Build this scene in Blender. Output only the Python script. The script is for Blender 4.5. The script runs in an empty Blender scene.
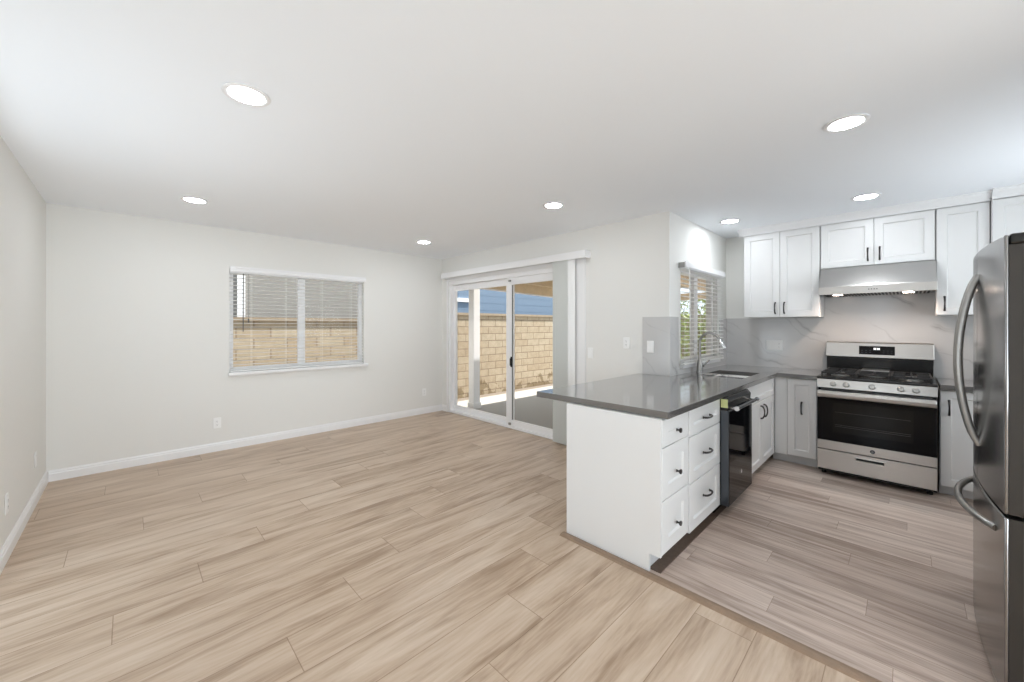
import bpy, bmesh, math, random
from mathutils import Vector, Matrix

S = bpy.context.scene
COL = S.collection
PI = math.pi
random.seed(7)

# ------------------------------------------------------------------ camera, sky, sun, area lights, exposure
H = 1.388
cam_d = bpy.data.cameras.new('camera')
cam = bpy.data.objects.new('camera', cam_d)
COL.objects.link(cam)
cam.location = (0, 0, H)
cam.rotation_euler = (PI / 2, 0, math.radians(45.459 - 90))
cam_d.sensor_width = 36
cam_d.lens = 388.86 / 1024 * 36
cam_d.shift_y = -(341 - 325.81) / 1024
cam_d.clip_start = 0.02
cam_d.clip_end = 200
S.camera = cam

world = bpy.data.worlds.new('sky')
S.world = world
world.use_nodes = True
wn = world.node_tree
wn.nodes['Background'].inputs[0].default_value = (0.80, 0.90, 1.0, 1)
wn.nodes['Background'].inputs[1].default_value = 1.6

sun_d = bpy.data.lights.new('sun', 'SUN')
sun_d.energy = 11.0
sun_d.angle = 0.01
sun_d.color = (1.0, 0.96, 0.90)
sun = bpy.data.objects.new('sun', sun_d)
COL.objects.link(sun)
to_sun = Vector((1.0, -0.30, 1.45)).normalized()
sun.rotation_euler = to_sun.to_track_quat('Z', 'Y').to_euler()
sun.location = (12, 2, 12)


def area(name, loc, rot, sx, sy, power, color):
    d = bpy.data.lights.new(name, 'AREA')
    d.shape = 'RECTANGLE'
    d.size, d.size_y = sx, sy
    d.energy = power
    d.color = color
    o = bpy.data.objects.new(name, d)
    COL.objects.link(o)
    o.location = loc
    o.rotation_euler = rot
    return o


# added fill light in a made-up opening behind the camera
AREA_COL = (0.84, 0.93, 1.0)
area('fill_front', (0.9, -5.04, 1.15), (PI / 2, 0, 0), 2.6, 1.9, 30, AREA_COL)
# added upward fill at the same opening, to brighten the ceiling
area('ceiling_fill_front', (0.9, -5.00, 0.75), (PI / 2 + 0.95, 0, 0), 2.6, 1.1, 145, AREA_COL)
# two added fill lights in made-up, unseen openings of the left wall
area('fill_left_wall', (-0.56, -3.5, 1.25), (PI / 2 + 0.1, 0, -PI / 2), 1.5, 1.7, 40, AREA_COL)
area('fill_left_wall', (-0.56, 2.75, 0.98), (PI / 2 + 0.8, 0, -PI / 2), 1.4, 0.7, 14, AREA_COL)
area('daylight_sidelight', (-0.56, 0.38, 1.15), (PI / 2 + 0.15, 0, -PI / 2), 0.42, 1.6, 7, AREA_COL)
# added kitchen fill light in a made-up opening past the refrigerator
area('fill_kitchen', (3.95, -1.20, 1.55), (PI / 2 + 0.45, 0, 0), 1.2, 1.0, 16, AREA_COL)

vs = S.view_settings
S.display_settings.display_device = 'sRGB'
vs.view_transform = 'Standard'
vs.look = 'None'
vs.exposure = 0.10
vs.gamma = 1.0
vs.use_curve_mapping = False
cy = S.cycles
cy.use_denoising = True
cy.max_bounces = 14
cy.diffuse_bounces = 9
cy.glossy_bounces = 6
cy.transmission_bounces = 8
cy.transparent_max_bounces = 16
cy.caustics_reflective = False
cy.caustics_refractive = False
cy.sample_clamp_indirect = 8

# ------------------------------------------------------------------ helpers


def ntree(name):
    m = bpy.data.materials.new(name)
    m.use_nodes = True
    return m, m.node_tree, m.node_tree.nodes['Principled BSDF']


def mat(name, col, rough=0.5, metal=0.0, spec=0.5, bump=0.0, bscale=200, coat=0.0, emit=None, var=0.0):
    m, t, b = ntree(name)
    b.inputs['Base Color'].default_value = (*col, 1)
    b.inputs['Roughness'].default_value = rough
    b.inputs['Metallic'].default_value = metal
    b.inputs['Specular IOR Level'].default_value = spec
    if coat:
        b.inputs['Coat Weight'].default_value = coat
        b.inputs['Coat Roughness'].default_value = 0.08
    if emit:
        b.inputs['Emission Color'].default_value = (*emit[0], 1)
        b.inputs['Emission Strength'].default_value = emit[1]
    tc = t.nodes.new('ShaderNodeTexCoord')
    nz = t.nodes.new('ShaderNodeTexNoise')
    nz.inputs['Scale'].default_value = bscale
    nz.inputs['Detail'].default_value = 3
    t.links.new(tc.outputs['Object'], nz.inputs['Vector'])
    if bump:
        bp = t.nodes.new('ShaderNodeBump')
        bp.inputs['Strength'].default_value = bump
        bp.inputs['Distance'].default_value = 0.002
        t.links.new(nz.outputs['Fac'], bp.inputs['Height'])
        t.links.new(bp.outputs['Normal'], b.inputs['Normal'])
    if var:
        mx = t.nodes.new('ShaderNodeMix')
        mx.data_type = 'RGBA'
        mx.inputs[6].default_value = (*[c * (1 - var) for c in col], 1)
        mx.inputs[7].default_value = (*[min(1, c * (1 + var)) for c in col], 1)
        t.links.new(nz.outputs['Fac'], mx.inputs[0])
        t.links.new(mx.outputs[2], b.inputs['Base Color'])
    return m


def _math(t, op, a, b=None):
    n = t.nodes.new('ShaderNodeMath')
    n.operation = op
    for i, v in enumerate((a, b)):
        if v is None:
            continue
        if isinstance(v, (int, float)):
            n.inputs[i].default_value = v
        else:
            t.links.new(v, n.inputs[i])
    return n.outputs[0]


def ramp(t, fac, stops):
    r = t.nodes.new('ShaderNodeValToRGB')
    el = r.color_ramp.elements
    while len(el) < len(stops):
        el.new(0.5)
    for e, (p, c) in zip(el, stops):
        e.position = p
        e.color = (*c, 1)
    t.links.new(fac, r.inputs[0])
    return r.outputs[0]


def mixc(t, mode, fac, a, b):
    n = t.nodes.new('ShaderNodeMix')
    n.data_type = 'RGBA'
    n.blend_type = mode
    for idx, v in ((0, fac), (6, a), (7, b)):
        if isinstance(v, (int, float)):
            n.inputs[idx].default_value = v
        elif isinstance(v, tuple):
            n.inputs[idx].default_value = (*v, 1)
        else:
            t.links.new(v, n.inputs[idx])
    return n.outputs[2]


def plank_mat(name, along, width, off, length, step, joff, c_dark, c_mid, c_light, rough, gap, grain, tone=0.5):
    """wood planks laid along one world axis; joints shifted a fixed step from row to row"""
    m, t, b = ntree(name)
    tc = t.nodes.new('ShaderNodeTexCoord')
    sep = t.nodes.new('ShaderNodeSeparateXYZ')
    t.links.new(tc.outputs['Object'], sep.inputs[0])
    u = sep.outputs[0 if along == 'X' else 1]
    v = sep.outputs[1 if along == 'X' else 0]
    vr = _math(t, 'DIVIDE', _math(t, 'SUBTRACT', v, off), width)
    row = _math(t, 'FLOOR', vr)
    fv = _math(t, 'FRACT', vr)
    ur = _math(t, 'DIVIDE', _math(t, 'SUBTRACT', _math(t, 'SUBTRACT', u, joff), _math(t, 'MULTIPLY', row, step)), length)
    colid = _math(t, 'FLOOR', ur)
    fu = _math(t, 'FRACT', ur)
    cmb = t.nodes.new('ShaderNodeCombineXYZ')
    t.links.new(row, cmb.inputs[0])
    t.links.new(colid, cmb.inputs[1])
    wnz = t.nodes.new('ShaderNodeTexWhiteNoise')
    wnz.noise_dimensions = '3D'
    t.links.new(cmb.outputs[0], wnz.inputs['Vector'])
    rnd = wnz.outputs['Value']
    # grain: noise stretched along the plank, shifted per plank
    gv = t.nodes.new('ShaderNodeCombineXYZ')
    t.links.new(_math(t, 'ADD', _math(t, 'MULTIPLY', u, 1.1), _math(t, 'MULTIPLY', rnd, 37.0)), gv.inputs[0])
    t.links.new(_math(t, 'ADD', _math(t, 'MULTIPLY', v, grain), _math(t, 'MULTIPLY', rnd, 91.0)), gv.inputs[1])
    n1 = t.nodes.new('ShaderNodeTexNoise')
    n1.inputs['Scale'].default_value = 1.0
    n1.inputs['Detail'].default_value = 5
    n1.inputs['Roughness'].default_value = 0.6
    n1.inputs['Distortion'].default_value = 0.9
    t.links.new(gv.outputs[0], n1.inputs['Vector'])
    gv2 = t.nodes.new('ShaderNodeCombineXYZ')
    t.links.new(_math(t, 'ADD', _math(t, 'MULTIPLY', u, 5.0), _math(t, 'MULTIPLY', rnd, 17.0)), gv2.inputs[0])
    t.links.new(_math(t, 'ADD', _math(t, 'MULTIPLY', v, grain * 8), _math(t, 'MULTIPLY', rnd, 53.0)), gv2.inputs[1])
    n2 = t.nodes.new('ShaderNodeTexNoise')
    n2.inputs['Scale'].default_value = 1.0
    n2.inputs['Detail'].default_value = 4
    t.links.new(gv2.outputs[0], n2.inputs['Vector'])
    g = _math(t, 'ADD', _math(t, 'MULTIPLY', n1.outputs['Fac'], 0.72), _math(t, 'MULTIPLY', n2.outputs['Fac'], 0.28))
    g = _math(t, 'ADD', g, _math(t, 'MULTIPLY', _math(t, 'SUBTRACT', rnd, 0.5), 0.16 * tone))
    c = ramp(t, g, [(0.34, c_dark), (0.50, c_mid), (0.66, c_light)])
    # joints
    dv = _math(t, 'MULTIPLY', _math(t, 'MINIMUM', fv, _math(t, 'SUBTRACT', 1.0, fv)), width)
    du = _math(t, 'MULTIPLY', _math(t, 'MINIMUM', fu, _math(t, 'SUBTRACT', 1.0, fu)), length)
    d = _math(t, 'MINIMUM', dv, du)
    j = _math(t, 'LESS_THAN', d, gap)
    c = mixc(t, 'MULTIPLY', _math(t, "MULTIPLY", j, 0.75), c, (0.45, 0.36, 0.28))
    t.links.new(c, b.inputs['Base Color'])
    t.links.new(_math(t, 'ADD', _math(t, 'MULTIPLY', n2.outputs['Fac'], 0.12), rough - 0.06), b.inputs['Roughness'])
    bp = t.nodes.new('ShaderNodeBump')
    bp.inputs['Strength'].default_value = 0.25
    bp.inputs['Distance'].default_value = 0.001
    t.links.new(_math(t, 'SUBTRACT', n2.outputs['Fac'], j), bp.inputs['Height'])
    t.links.new(bp.outputs['Normal'], b.inputs['Normal'])
    return m


def marble_mat(name):
    """pale slab crossed by a few soft grey veins that run diagonally down"""
    m, t, b = ntree(name)
    tc = t.nodes.new('ShaderNodeTexCoord')
    sep = t.nodes.new('ShaderNodeSeparateXYZ')
    t.links.new(tc.outputs['Object'], sep.inputs[0])
    nz = t.nodes.new('ShaderNodeTexNoise')
    nz.inputs['Scale'].default_value = 2.1
    nz.inputs['Detail'].default_value = 5
    t.links.new(tc.outputs['Object'], nz.inputs['Vector'])
    u = _math(t, 'ADD', _math(t, 'MULTIPLY', sep.outputs[2], 0.85),
              _math(t, 'MULTIPLY', _math(t, 'SUBTRACT', sep.outputs[0], sep.outputs[1]), 0.52))
    c = (0.61, 0.60, 0.59)
    n2 = t.nodes.new('ShaderNodeTexNoise')
    n2.inputs['Scale'].default_value = 3.2
    t.links.new(tc.outputs['Object'], n2.inputs['Vector'])
    keep = ramp(t, n2.outputs['Fac'], [(0.42, (0, 0, 0)), (0.58, (1, 1, 1))])
    for freq, off, wid, dark in ((1.9, 0.30, 0.022, 0.85), (3.1, 0.05, 0.016, 0.5)):
        p = _math(t, 'FRACT', _math(t, 'ADD', _math(t, 'MULTIPLY', _math(t, 'ADD', u, _math(t, 'MULTIPLY', nz.outputs['Fac'], 0.42)), freq), off))
        d = _math(t, 'ABSOLUTE', _math(t, 'SUBTRACT', p, 0.5))
        v = ramp(t, d, [(0.0, (1, 1, 1)), (wid * 0.5, (0.5, 0.5, 0.5)), (wid * 2.4, (0, 0, 0))])
        f = _math(t, 'MULTIPLY', _math(t, 'MULTIPLY', v, keep), dark)
        c = mixc(t, 'MIX', f, c, (0.34, 0.33, 0.325))
    cl = ramp(t, nz.outputs['Fac'], [(0.3, (0.90, 0.90, 0.91)), (0.7, (1, 1, 1))])
    t.links.new(mixc(t, 'MULTIPLY', 0.8, c, cl), b.inputs['Base Color'])
    b.inputs['Roughness'].default_value = 0.16
    return m


def steel_mat(name, col, rough, axis):
    """brushed stainless: fine streaks along one axis"""
    m, t, b = ntree(name)
    tc = t.nodes.new('ShaderNodeTexCoord')
    mp = t.nodes.new('ShaderNodeMapping')
    mp.inputs['Scale'].default_value = tuple(2 if a == axis else 260 for a in 'XYZ')
    t.links.new(tc.outputs['Object'], mp.inputs['Vector'])
    nz = t.nodes.new('ShaderNodeTexNoise')
    nz.inputs['Scale'].default_value = 1
    t.links.new(mp.outputs[0], nz.inputs['Vector'])
    b.inputs['Base Color'].default_value = (*col, 1)
    b.inputs['Metallic'].default_value = 1
    t.links.new(_math(t, 'ADD', _math(t, 'MULTIPLY', nz.outputs['Fac'], 0.10), rough - 0.05), b.inputs['Roughness'])
    bp = t.nodes.new('ShaderNodeBump')
    bp.inputs['Strength'].default_value = 0.05
    bp.inputs['Distance'].default_value = 0.0005
    t.links.new(nz.outputs['Fac'], bp.inputs['Height'])
    t.links.new(bp.outputs['Normal'], b.inputs['Normal'])
    return m


def glass_mat(name, tint=(1, 1, 1)):
    m = bpy.data.materials.new(name)
    m.use_nodes = True
    t = m.node_tree
    t.nodes.clear()
    o = t.nodes.new('ShaderNodeOutputMaterial')
    tr = t.nodes.new('ShaderNodeBsdfTransparent')
    tr.inputs[0].default_value = (*tint, 1)
    gl = t.nodes.new('ShaderNodeBsdfGlossy')
    gl.inputs['Roughness'].default_value = 0.01
    lw = t.nodes.new('ShaderNodeLayerWeight')          # same from both faces of the pane
    fr = t.nodes.new('ShaderNodeMath')
    fr.operation = 'MULTIPLY_ADD'
    fr.inputs[1].default_value = 0.75
    fr.inputs[2].default_value = 0.002
    t.links.new(_math(t, 'POWER', lw.outputs['Facing'], 5.0), fr.inputs[0])
    mx = t.nodes.new('ShaderNodeMixShader')
    t.links.new(fr.outputs[0], mx.inputs[0])
    t.links.new(tr.outputs[0], mx.inputs[1])
    t.links.new(gl.outputs[0], mx.inputs[2])
    t.links.new(mx.outputs[0], o.inputs[0])
    return m


def block_mat(name):
    m, t, b = ntree(name)
    tc = t.nodes.new('ShaderNodeTexCoord')
    sep = t.nodes.new('ShaderNodeSeparateXYZ')
    t.links.new(tc.outputs['Object'], sep.inputs[0])
    cmb = t.nodes.new('ShaderNodeCombineXYZ')
    t.links.new(sep.outputs[0], cmb.inputs[0])
    t.links.new(sep.outputs[2], cmb.inputs[1])
    br = t.nodes.new('ShaderNodeTexBrick')
    br.inputs['Scale'].default_value = 1.0
    br.inputs['Brick Width'].default_value = 0.41
    br.inputs['Row Height'].default_value = 0.152
    br.inputs['Mortar Size'].default_value = 0.009
    br.inputs['Mortar Smooth'].default_value = 0.2
    br.inputs['Color1'].default_value = (0.52, 0.44, 0.325, 1)
    br.inputs['Color2'].default_value = (0.46, 0.37, 0.26, 1)
    br.inputs['Mortar'].default_value = (0.30, 0.23, 0.16, 1)
    t.links.new(cmb.outputs[0], br.inputs['Vector'])
    nz = t.nodes.new('ShaderNodeTexNoise')
    nz.inputs['Scale'].default_value = 9
    nz.inputs['Detail'].default_value = 5
    t.links.new(tc.outputs['Object'], nz.inputs['Vector'])
    c = mixc(t, 'MULTIPLY', 0.55, br.outputs['Color'], ramp(t, nz.outputs['Fac'], [(0.3, (0.72, 0.70, 0.66)), (0.65, (1, 1, 1))]))
    # soil splashed up on the lowest courses, in ragged patches
    st = t.nodes.new('ShaderNodeTexNoise')
    st.inputs['Scale'].default_value = 5
    st.inputs['Detail'].default_value = 6
    t.links.new(tc.outputs['Object'], st.inputs['Vector'])
    hgt = _math(t, 'SUBTRACT', 0.55, sep.outputs[2])
    stain = _math(t, 'GREATER_THAN', _math(t, 'ADD', _math(t, 'MULTIPLY', hgt, 0.55), st.outputs['Fac']), 0.78)
    c = mixc(t, 'MULTIPLY', _math(t, 'MULTIPLY', stain, 0.7), c, (0.42, 0.36, 0.24))
    t.links.new(c, b.inputs['Base Color'])
    b.inputs['Roughness'].default_value = 0.9
    bp = t.nodes.new('ShaderNodeBump')
    bp.inputs['Strength'].default_value = 0.6
    bp.inputs['Distance'].default_value = 0.01
    t.links.new(br.outputs['Fac'], bp.inputs['Height'])
    bp.invert = True
    t.links.new(bp.outputs['Normal'], b.inputs['Normal'])
    return m


def obj(name, bm, m, parent=None, loc=(0, 0, 0), rot=(0, 0, 0), smooth=False, bevel=0.0, seg=2):
    bmesh.ops.remove_doubles(bm, verts=bm.verts, dist=1e-5)
    bmesh.ops.recalc_face_normals(bm, faces=bm.faces)
    me = bpy.data.meshes.new(name)
    bm.to_mesh(me)
    bm.free()
    if m:
        me.materials.append(m)
    o = bpy.data.objects.new(name, me)
    COL.objects.link(o)
    o.location = loc
    o.rotation_euler = rot
    o.parent = parent
    if smooth:
        for p in me.polygons:
            p.use_smooth = True
        me.set_sharp_from_angle(angle=math.radians(38))
    if bevel:
        md = o.modifiers.new('bevel', 'BEVEL')
        md.width = bevel
        md.segments = seg
        md.limit_method = 'ANGLE'
        md.angle_limit = math.radians(40)
    return o


def B():
    return bmesh.new()


def box(bm, x0, y0, z0, x1, y1, z1):
    v = [bm.verts.new((x, y, z)) for z in (z0, z1) for y in (y0, y1) for x in (x0, x1)]
    for f in ((0, 1, 3, 2), (4, 5, 7, 6), (0, 1, 5, 4), (2, 3, 7, 6), (0, 2, 6, 4), (1, 3, 7, 5)):
        bm.faces.new([v[i] for i in f])
    return bm


def bx(*a):
    return box(B(), *a)


def prism(bm, poly, axis, a0, a1):
    """polygon in the plane across an axis, extruded along it. axis X: poly is (y,z); Y: (x,z); Z: (x,y)"""
    def P(p, a):
        return {'X': (a, p[0], p[1]), 'Y': (p[0], a, p[1]), 'Z': (p[0], p[1], a)}[axis]
    lo = [bm.verts.new(P(p, a0)) for p in poly]
    hi = [bm.verts.new(P(p, a1)) for p in poly]
    n = len(poly)
    bm.faces.new(lo)
    bm.faces.new(hi)
    for i in range(n):
        bm.faces.new((lo[i], lo[(i + 1) % n], hi[(i + 1) % n], hi[i]))
    return bm


def tube(bm, pts, r, n=10, rz=None):
    """round bar along a path; r may be a list; rz flattens the section across the path's binormal"""
    pts = [Vector(p) for p in pts]
    rs = r if isinstance(r, (list, tuple)) else [r] * len(pts)
    up = None
    rings = []
    for i, p in enumerate(pts):
        d = (pts[min(i + 1, len(pts) - 1)] - pts[max(i - 1, 0)]).normalized()
        if up is None:
            up = Vector((0, 0, 1)) if abs(d.z) < 0.9 else Vector((1, 0, 0))
        s = d.cross(up).normalized()
        up = s.cross(d).normalized()
        k = (rz / rs[i]) if rz else 1.0
        rings.append([bm.verts.new(p + rs[i] * (math.cos(2 * PI * j / n) * s + k * math.sin(2 * PI * j / n) * up)) for j in range(n)])
    for a, b in zip(rings, rings[1:]):
        for j in range(n):
            bm.faces.new((a[j], a[(j + 1) % n], b[(j + 1) % n], b[j]))
    bm.faces.new(rings[0])
    bm.faces.new(rings[-1])
    return bm


def lathe(bm, prof, c=(0, 0, 0), d=(0, 0, 1), n=24):
    """profile of (radius, distance along d) turned about the axis d through c"""
    d = Vector(d).normalized()
    a = d.orthogonal().normalized()
    b = d.cross(a)
    c = Vector(c)
    rings = []
    for r, h in prof:
        if r < 1e-6:
            rings.append([bm.verts.new(c + d * h)])
        else:
            rings.append([bm.verts.new(c + d * h + r * (math.cos(2 * PI * j / n) * a + math.sin(2 * PI * j / n) * b)) for j in range(n)])
    for p, q in zip(rings, rings[1:]):
        for j in range(n):
            k = (j + 1) % n
            if len(p) == 1 and len(q) == 1:
                continue
            if len(p) == 1:
                bm.faces.new((p[0], q[j], q[k]))
            elif len(q) == 1:
                bm.faces.new((p[j], p[k], q[0]))
            else:
                bm.faces.new((p[j], p[k], q[k], q[j]))
    if len(rings[0]) > 1:
        bm.faces.new(rings[0])
    if len(rings[-1]) > 1:
        bm.faces.new(rings[-1])
    return bm


def cells(us, vs_, inside, w0, w1, axis):
    """a slab made of the grid cells for which inside(u, v) holds, w0..w1 thick along the axis"""
    bm = B()
    vc = {}

    def V(i, j, k):
        key = (i, j, k)
        if key not in vc:
            u, v, w = us[i], vs_[j], (w0, w1)[k]
            vc[key] = bm.verts.new({'X': (w, u, v), 'Y': (u, w, v), 'Z': (u, v, w)}[axis])
        return vc[key]
    nu, nv = len(us) - 1, len(vs_) - 1
    ok = [[inside((us[i] + us[i + 1]) / 2, (vs_[j] + vs_[j + 1]) / 2) for j in range(nv)] for i in range(nu)]
    g = lambda i, j: 0 <= i < nu and 0 <= j < nv and ok[i][j]
    for i in range(nu):
        for j in range(nv):
            if not ok[i][j]:
                continue
            for k in (0, 1):
                bm.faces.new((V(i, j, k), V(i + 1, j, k), V(i + 1, j + 1, k), V(i, j + 1, k)))
            for (di, dj, a, b) in ((-1, 0, (i, j), (i, j + 1)), (1, 0, (i + 1, j), (i + 1, j + 1)), (0, -1, (i, j), (i + 1, j)), (0, 1, (i, j + 1), (i + 1, j + 1))):
                if not g(i + di, j + dj):
                    bm.faces.new((V(*a, 0), V(*b, 0), V(*b, 1), V(*a, 1)))
    return bm


def thing(name, label, cat, loc=(0, 0, 0), rz=0.0, group=None):
    o = bpy.data.objects.new(name, None)
    COL.objects.link(o)
    o.empty_display_size = 0.1
    o.location = loc
    o.rotation_euler = (0, 0, rz)
    return tag(o, label, cat, group)


def tag(o, label, cat, group=None):
    o['label'] = label
    o['category'] = cat
    if group:
        o['group'] = group
    return o


def struct(o):
    o['kind'] = 'structure'
    return o


def lab(o, label):
    o['label'] = label
    return o


# ------------------------------------------------------------------ materials
M_WALL = mat('wall_paint', (0.80, 0.795, 0.77), 0.85, bump=0.12, bscale=350)
M_CEIL = mat('ceiling_paint', (0.90, 0.928, 0.965), 0.9, bump=0.12, bscale=300)
M_TRIM = mat('trim_paint', (0.86, 0.86, 0.865), 0.4)
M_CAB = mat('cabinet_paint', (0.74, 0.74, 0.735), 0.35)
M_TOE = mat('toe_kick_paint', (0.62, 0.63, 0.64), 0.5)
M_VINYL = mat('white_vinyl', (0.88, 0.88, 0.89), 0.35)
M_SLAT = mat('blind_slat', (0.86, 0.855, 0.84), 0.45)
M_VANE = mat('blind_vane', (0.80, 0.81, 0.785), 0.6)
M_CORD = mat('blind_cord', (0.10, 0.10, 0.10), 0.6)
M_FLOOR = plank_mat('living_planks', 'X', 0.2435, 1.695, 1.575, 0.34, 0.50, (0.320, 0.218, 0.142), (0.510, 0.385, 0.280), (0.615, 0.495, 0.385), 0.36, 0.0017, 8)
M_KFLOOR = plank_mat('kitchen_planks', 'Y', 0.155, 2.515, 1.22, 0.44, 0.14, (0.29, 0.215, 0.172), (0.485, 0.385, 0.325), (0.64, 0.54, 0.47), 0.34, 0.0012, 16, tone=1.0)
M_STRIP = mat('brown_strip', (0.26, 0.175, 0.115), 0.45, var=0.2, bscale=30)
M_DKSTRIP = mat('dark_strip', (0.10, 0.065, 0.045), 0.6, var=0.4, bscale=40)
M_QUARTZ = mat('grey_quartz', (0.120, 0.114, 0.108), 0.12, spec=1.0, var=0.12, bscale=400, coat=0.8)
M_QUARTZ.node_tree.nodes['Principled BSDF'].inputs['Coat IOR'].default_value = 1.7
M_MARBLE = marble_mat('marble_slab')
M_STEEL = steel_mat('stainless_horizontal', (0.54, 0.522, 0.50), 0.30, 'X')
M_STEELV = steel_mat('stainless_vertical', (0.30, 0.295, 0.295), 0.20, 'Z')
M_CASE = mat('fridge_case', (0.04, 0.035, 0.031), 0.42, metal=0.3)
M_CHROME = mat('polished_steel', (0.72, 0.72, 0.72), 0.12, metal=1)
M_NICKEL = mat('brushed_nickel', (0.36, 0.35, 0.335), 0.28, metal=1)
M_BRONZE = mat('dark_pull', (0.06, 0.055, 0.055), 0.28, metal=0.85)
M_BLACK = mat('black_enamel', (0.010, 0.010, 0.010), 0.22)
M_BGLASS = mat('black_glass', (0.004, 0.004, 0.005), 0.05, spec=0.15)
M_IRON = mat('cast_iron', (0.018, 0.017, 0.017), 0.5)
M_SLATE = mat('slate_steel', (0.09, 0.10, 0.115), 0.22, metal=0.6)
M_PLATE = mat('white_plastic', (0.90, 0.90, 0.89), 0.4)
M_SLOT = mat('dark_slot', (0.05, 0.05, 0.05), 0.6)
M_GLASS = glass_mat('clear_glass')
M_LENS = mat('lamp_lens', (0.9, 0.9, 0.9), 0.4, emit=((0.91, 0.955, 1.0), 92))
M_HLAMP = mat('hood_lamp', (0.9, 0.9, 0.9), 0.4, emit=((1.0, 0.80, 0.66), 30))
M_DISP = mat('display_digits', (0.8, 0.8, 0.8), 0.4, emit=((0.95, 0.97, 1.0), 1.0))
M_STICK = mat('green_sticker', (0.62, 0.66, 0.30), 0.5)
M_BLOCK = block_mat('slump_block')
M_CONC = mat('concrete', (0.33, 0.318, 0.295), 0.9, bump=0.3, bscale=40, var=0.08)
M_DIRT = mat('bare_soil', (0.16, 0.13, 0.10), 0.95, bump=0.6, bscale=30, var=0.35)
M_BEAM = mat('tan_lumber', (0.74, 0.62, 0.45), 0.7, var=0.15, bscale=12)
M_DECK = mat('roof_boards', (0.60, 0.50, 0.37), 0.8, var=0.15, bscale=10)
M_BLUE = mat('blue_siding', (0.17, 0.24, 0.33), 0.8, var=0.08, bscale=6)
M_GREY = mat('grey_stucco', (0.27, 0.26, 0.24), 0.9, var=0.12, bscale=8)
M_LEAF = mat('leaf_green', (0.30, 0.36, 0.10), 0.55, var=0.5, bscale=3)
M_STEM = mat('stem_bark', (0.16, 0.11, 0.07), 0.8)

Xl, Yb, Xs, Yk, Xk, Hc = -0.527, 5.361, 3.669, 1.589, 5.323, 2.48
Yf, Yfr, Xh = -5.0, -1.16, 2.60          # unseen walls behind the camera and behind the fridge
T = 0.13

# ------------------------------------------------------------------ the room
# floors (two finishes meeting at the brown strip)
struct(obj('floor_living', cells([Xl, 2.03, Xh, Xs], [Yf, Yfr, 1.60, Yb], lambda u, v: u < 2.03 or v > 1.60 or (v < Yfr and u < Xh), -0.05, 0, 'Z'), M_FLOOR))
struct(obj('floor_kitchen', cells([2.03, Xs, Xk], [Yfr, Yk, 1.60], lambda u, v: v < Yk or u < Xs, -0.05, 0, 'Z'), M_KFLOOR))
struct(obj('ceiling', cells([Xl - T, Xs + T, Xk + T], [Yf - T, Yk + T, Yb + T], lambda u, v: u < Xs + T or v < Yk + T, Hc, Hc + 0.06, 'Z'), M_CEIL))

W1 = (0.805, 2.35, 0.862, 2.035)            # window opening in the back wall
D1 = (2.66, 5.19, 0.0, 2.10)             # sliding door opening
W2 = (3.93, 5.00, 0.995, 1.985)          # kitchen window opening
struct(obj('wall_left', cells([Yf - T, -4.3, -2.7, 0.15, 0.61, 2.0, 3.5, Yb + T], [0, 0.05, 0.3, 0.35, 2.0, 2.05, 2.15, Hc],
       lambda u, v: not ((0.15 < u < 0.61 and 0.3 < v < 2.0) or (-4.3 < u < -2.7 and 0.35 < v < 2.15) or (2.0 < u < 3.5 and 0.05 < v < 2.05)), Xl - T, Xl, 'X'), M_WALL))  # the two wider openings are unseen, added for the left fill lights
struct(obj('wall_back', cells([Xl, W1[0], W1[1], Xs + T], [0, W1[2], W1[3], Hc], lambda u, v: not (W1[0] < u < W1[1] and W1[2] < v < W1[3]), Yb, Yb + T, 'Y'), M_WALL))
struct(obj('wall_right', cells([Yk, D1[0], D1[1], Yb], [0, D1[3], Hc], lambda u, v: not (D1[0] < u < D1[1] and v < D1[3]), Xs, Xs + T, 'X'), M_WALL))
struct(obj('wall_kitchen_window', cells([Xs + T, W2[0], W2[1], Xk + T], [0, W2[2], W2[3], Hc], lambda u, v: not (W2[0] < u < W2[1] and W2[2] < v < W2[3]), Yk, Yk + T, 'Y'), M_WALL))
struct(obj('wall_range', bx(Xk, Yfr - T, 0, Xk + T, Yk, Hc), M_WALL))
struct(obj('wall_refrigerator', cells([2.10, 3.33, 4.57, Xk], [0, 1.03, 2.08, Hc], lambda u, v: not (3.33 < u < 4.57 and 1.03 < v < 2.08), Yfr - T, Yfr, 'Y'), M_WALL))  # unseen opening added for the kitchen fill light
struct(obj('wall_hall', bx(Xh, Yf - T, 0, Xh + T, Yfr - T, Hc), M_WALL))
W3 = (-0.45, 2.25, 0.15, 2.15)  # unseen opening added for the fill lights behind the camera
struct(obj('wall_front', cells([Xl, W3[0], W3[1], Xh], [0, W3[2], W3[3], Hc], lambda u, v: not (W3[0] < u < W3[1] and W3[2] < v < W3[3]), Yf - T, Yf, 'Y'), M_WALL))


def base_prof(depth=0.015, h=0.098):
    return [(0, 0), (depth, 0), (depth, h * 0.68), (depth * 0.72, h * 0.74), (depth * 0.72, h * 0.86), (depth * 0.35, h * 0.95), (depth * 0.3, h), (0, h)]


struct(obj('baseboard_left', prism(B(), [(Xl + a, z) for a, z in base_prof()], 'Y', 3.53, Yb), M_TRIM))
struct(obj('baseboard_back', prism(B(), [(Yb - a, z) for a, z in base_prof()], 'X', Xl + 0.015, Xs - 0.015), M_TRIM))
bb = prism(B(), [(Xs - a, z) for a, z in base_prof()], 'Y', 1.91, D1[0] - 0.122)
prism(bb, [(Xs - a, z) for a, z in base_prof()], 'Y', D1[1] + 0.037, Yb)
struct(obj('baseboard_right', bb, M_TRIM))
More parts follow.
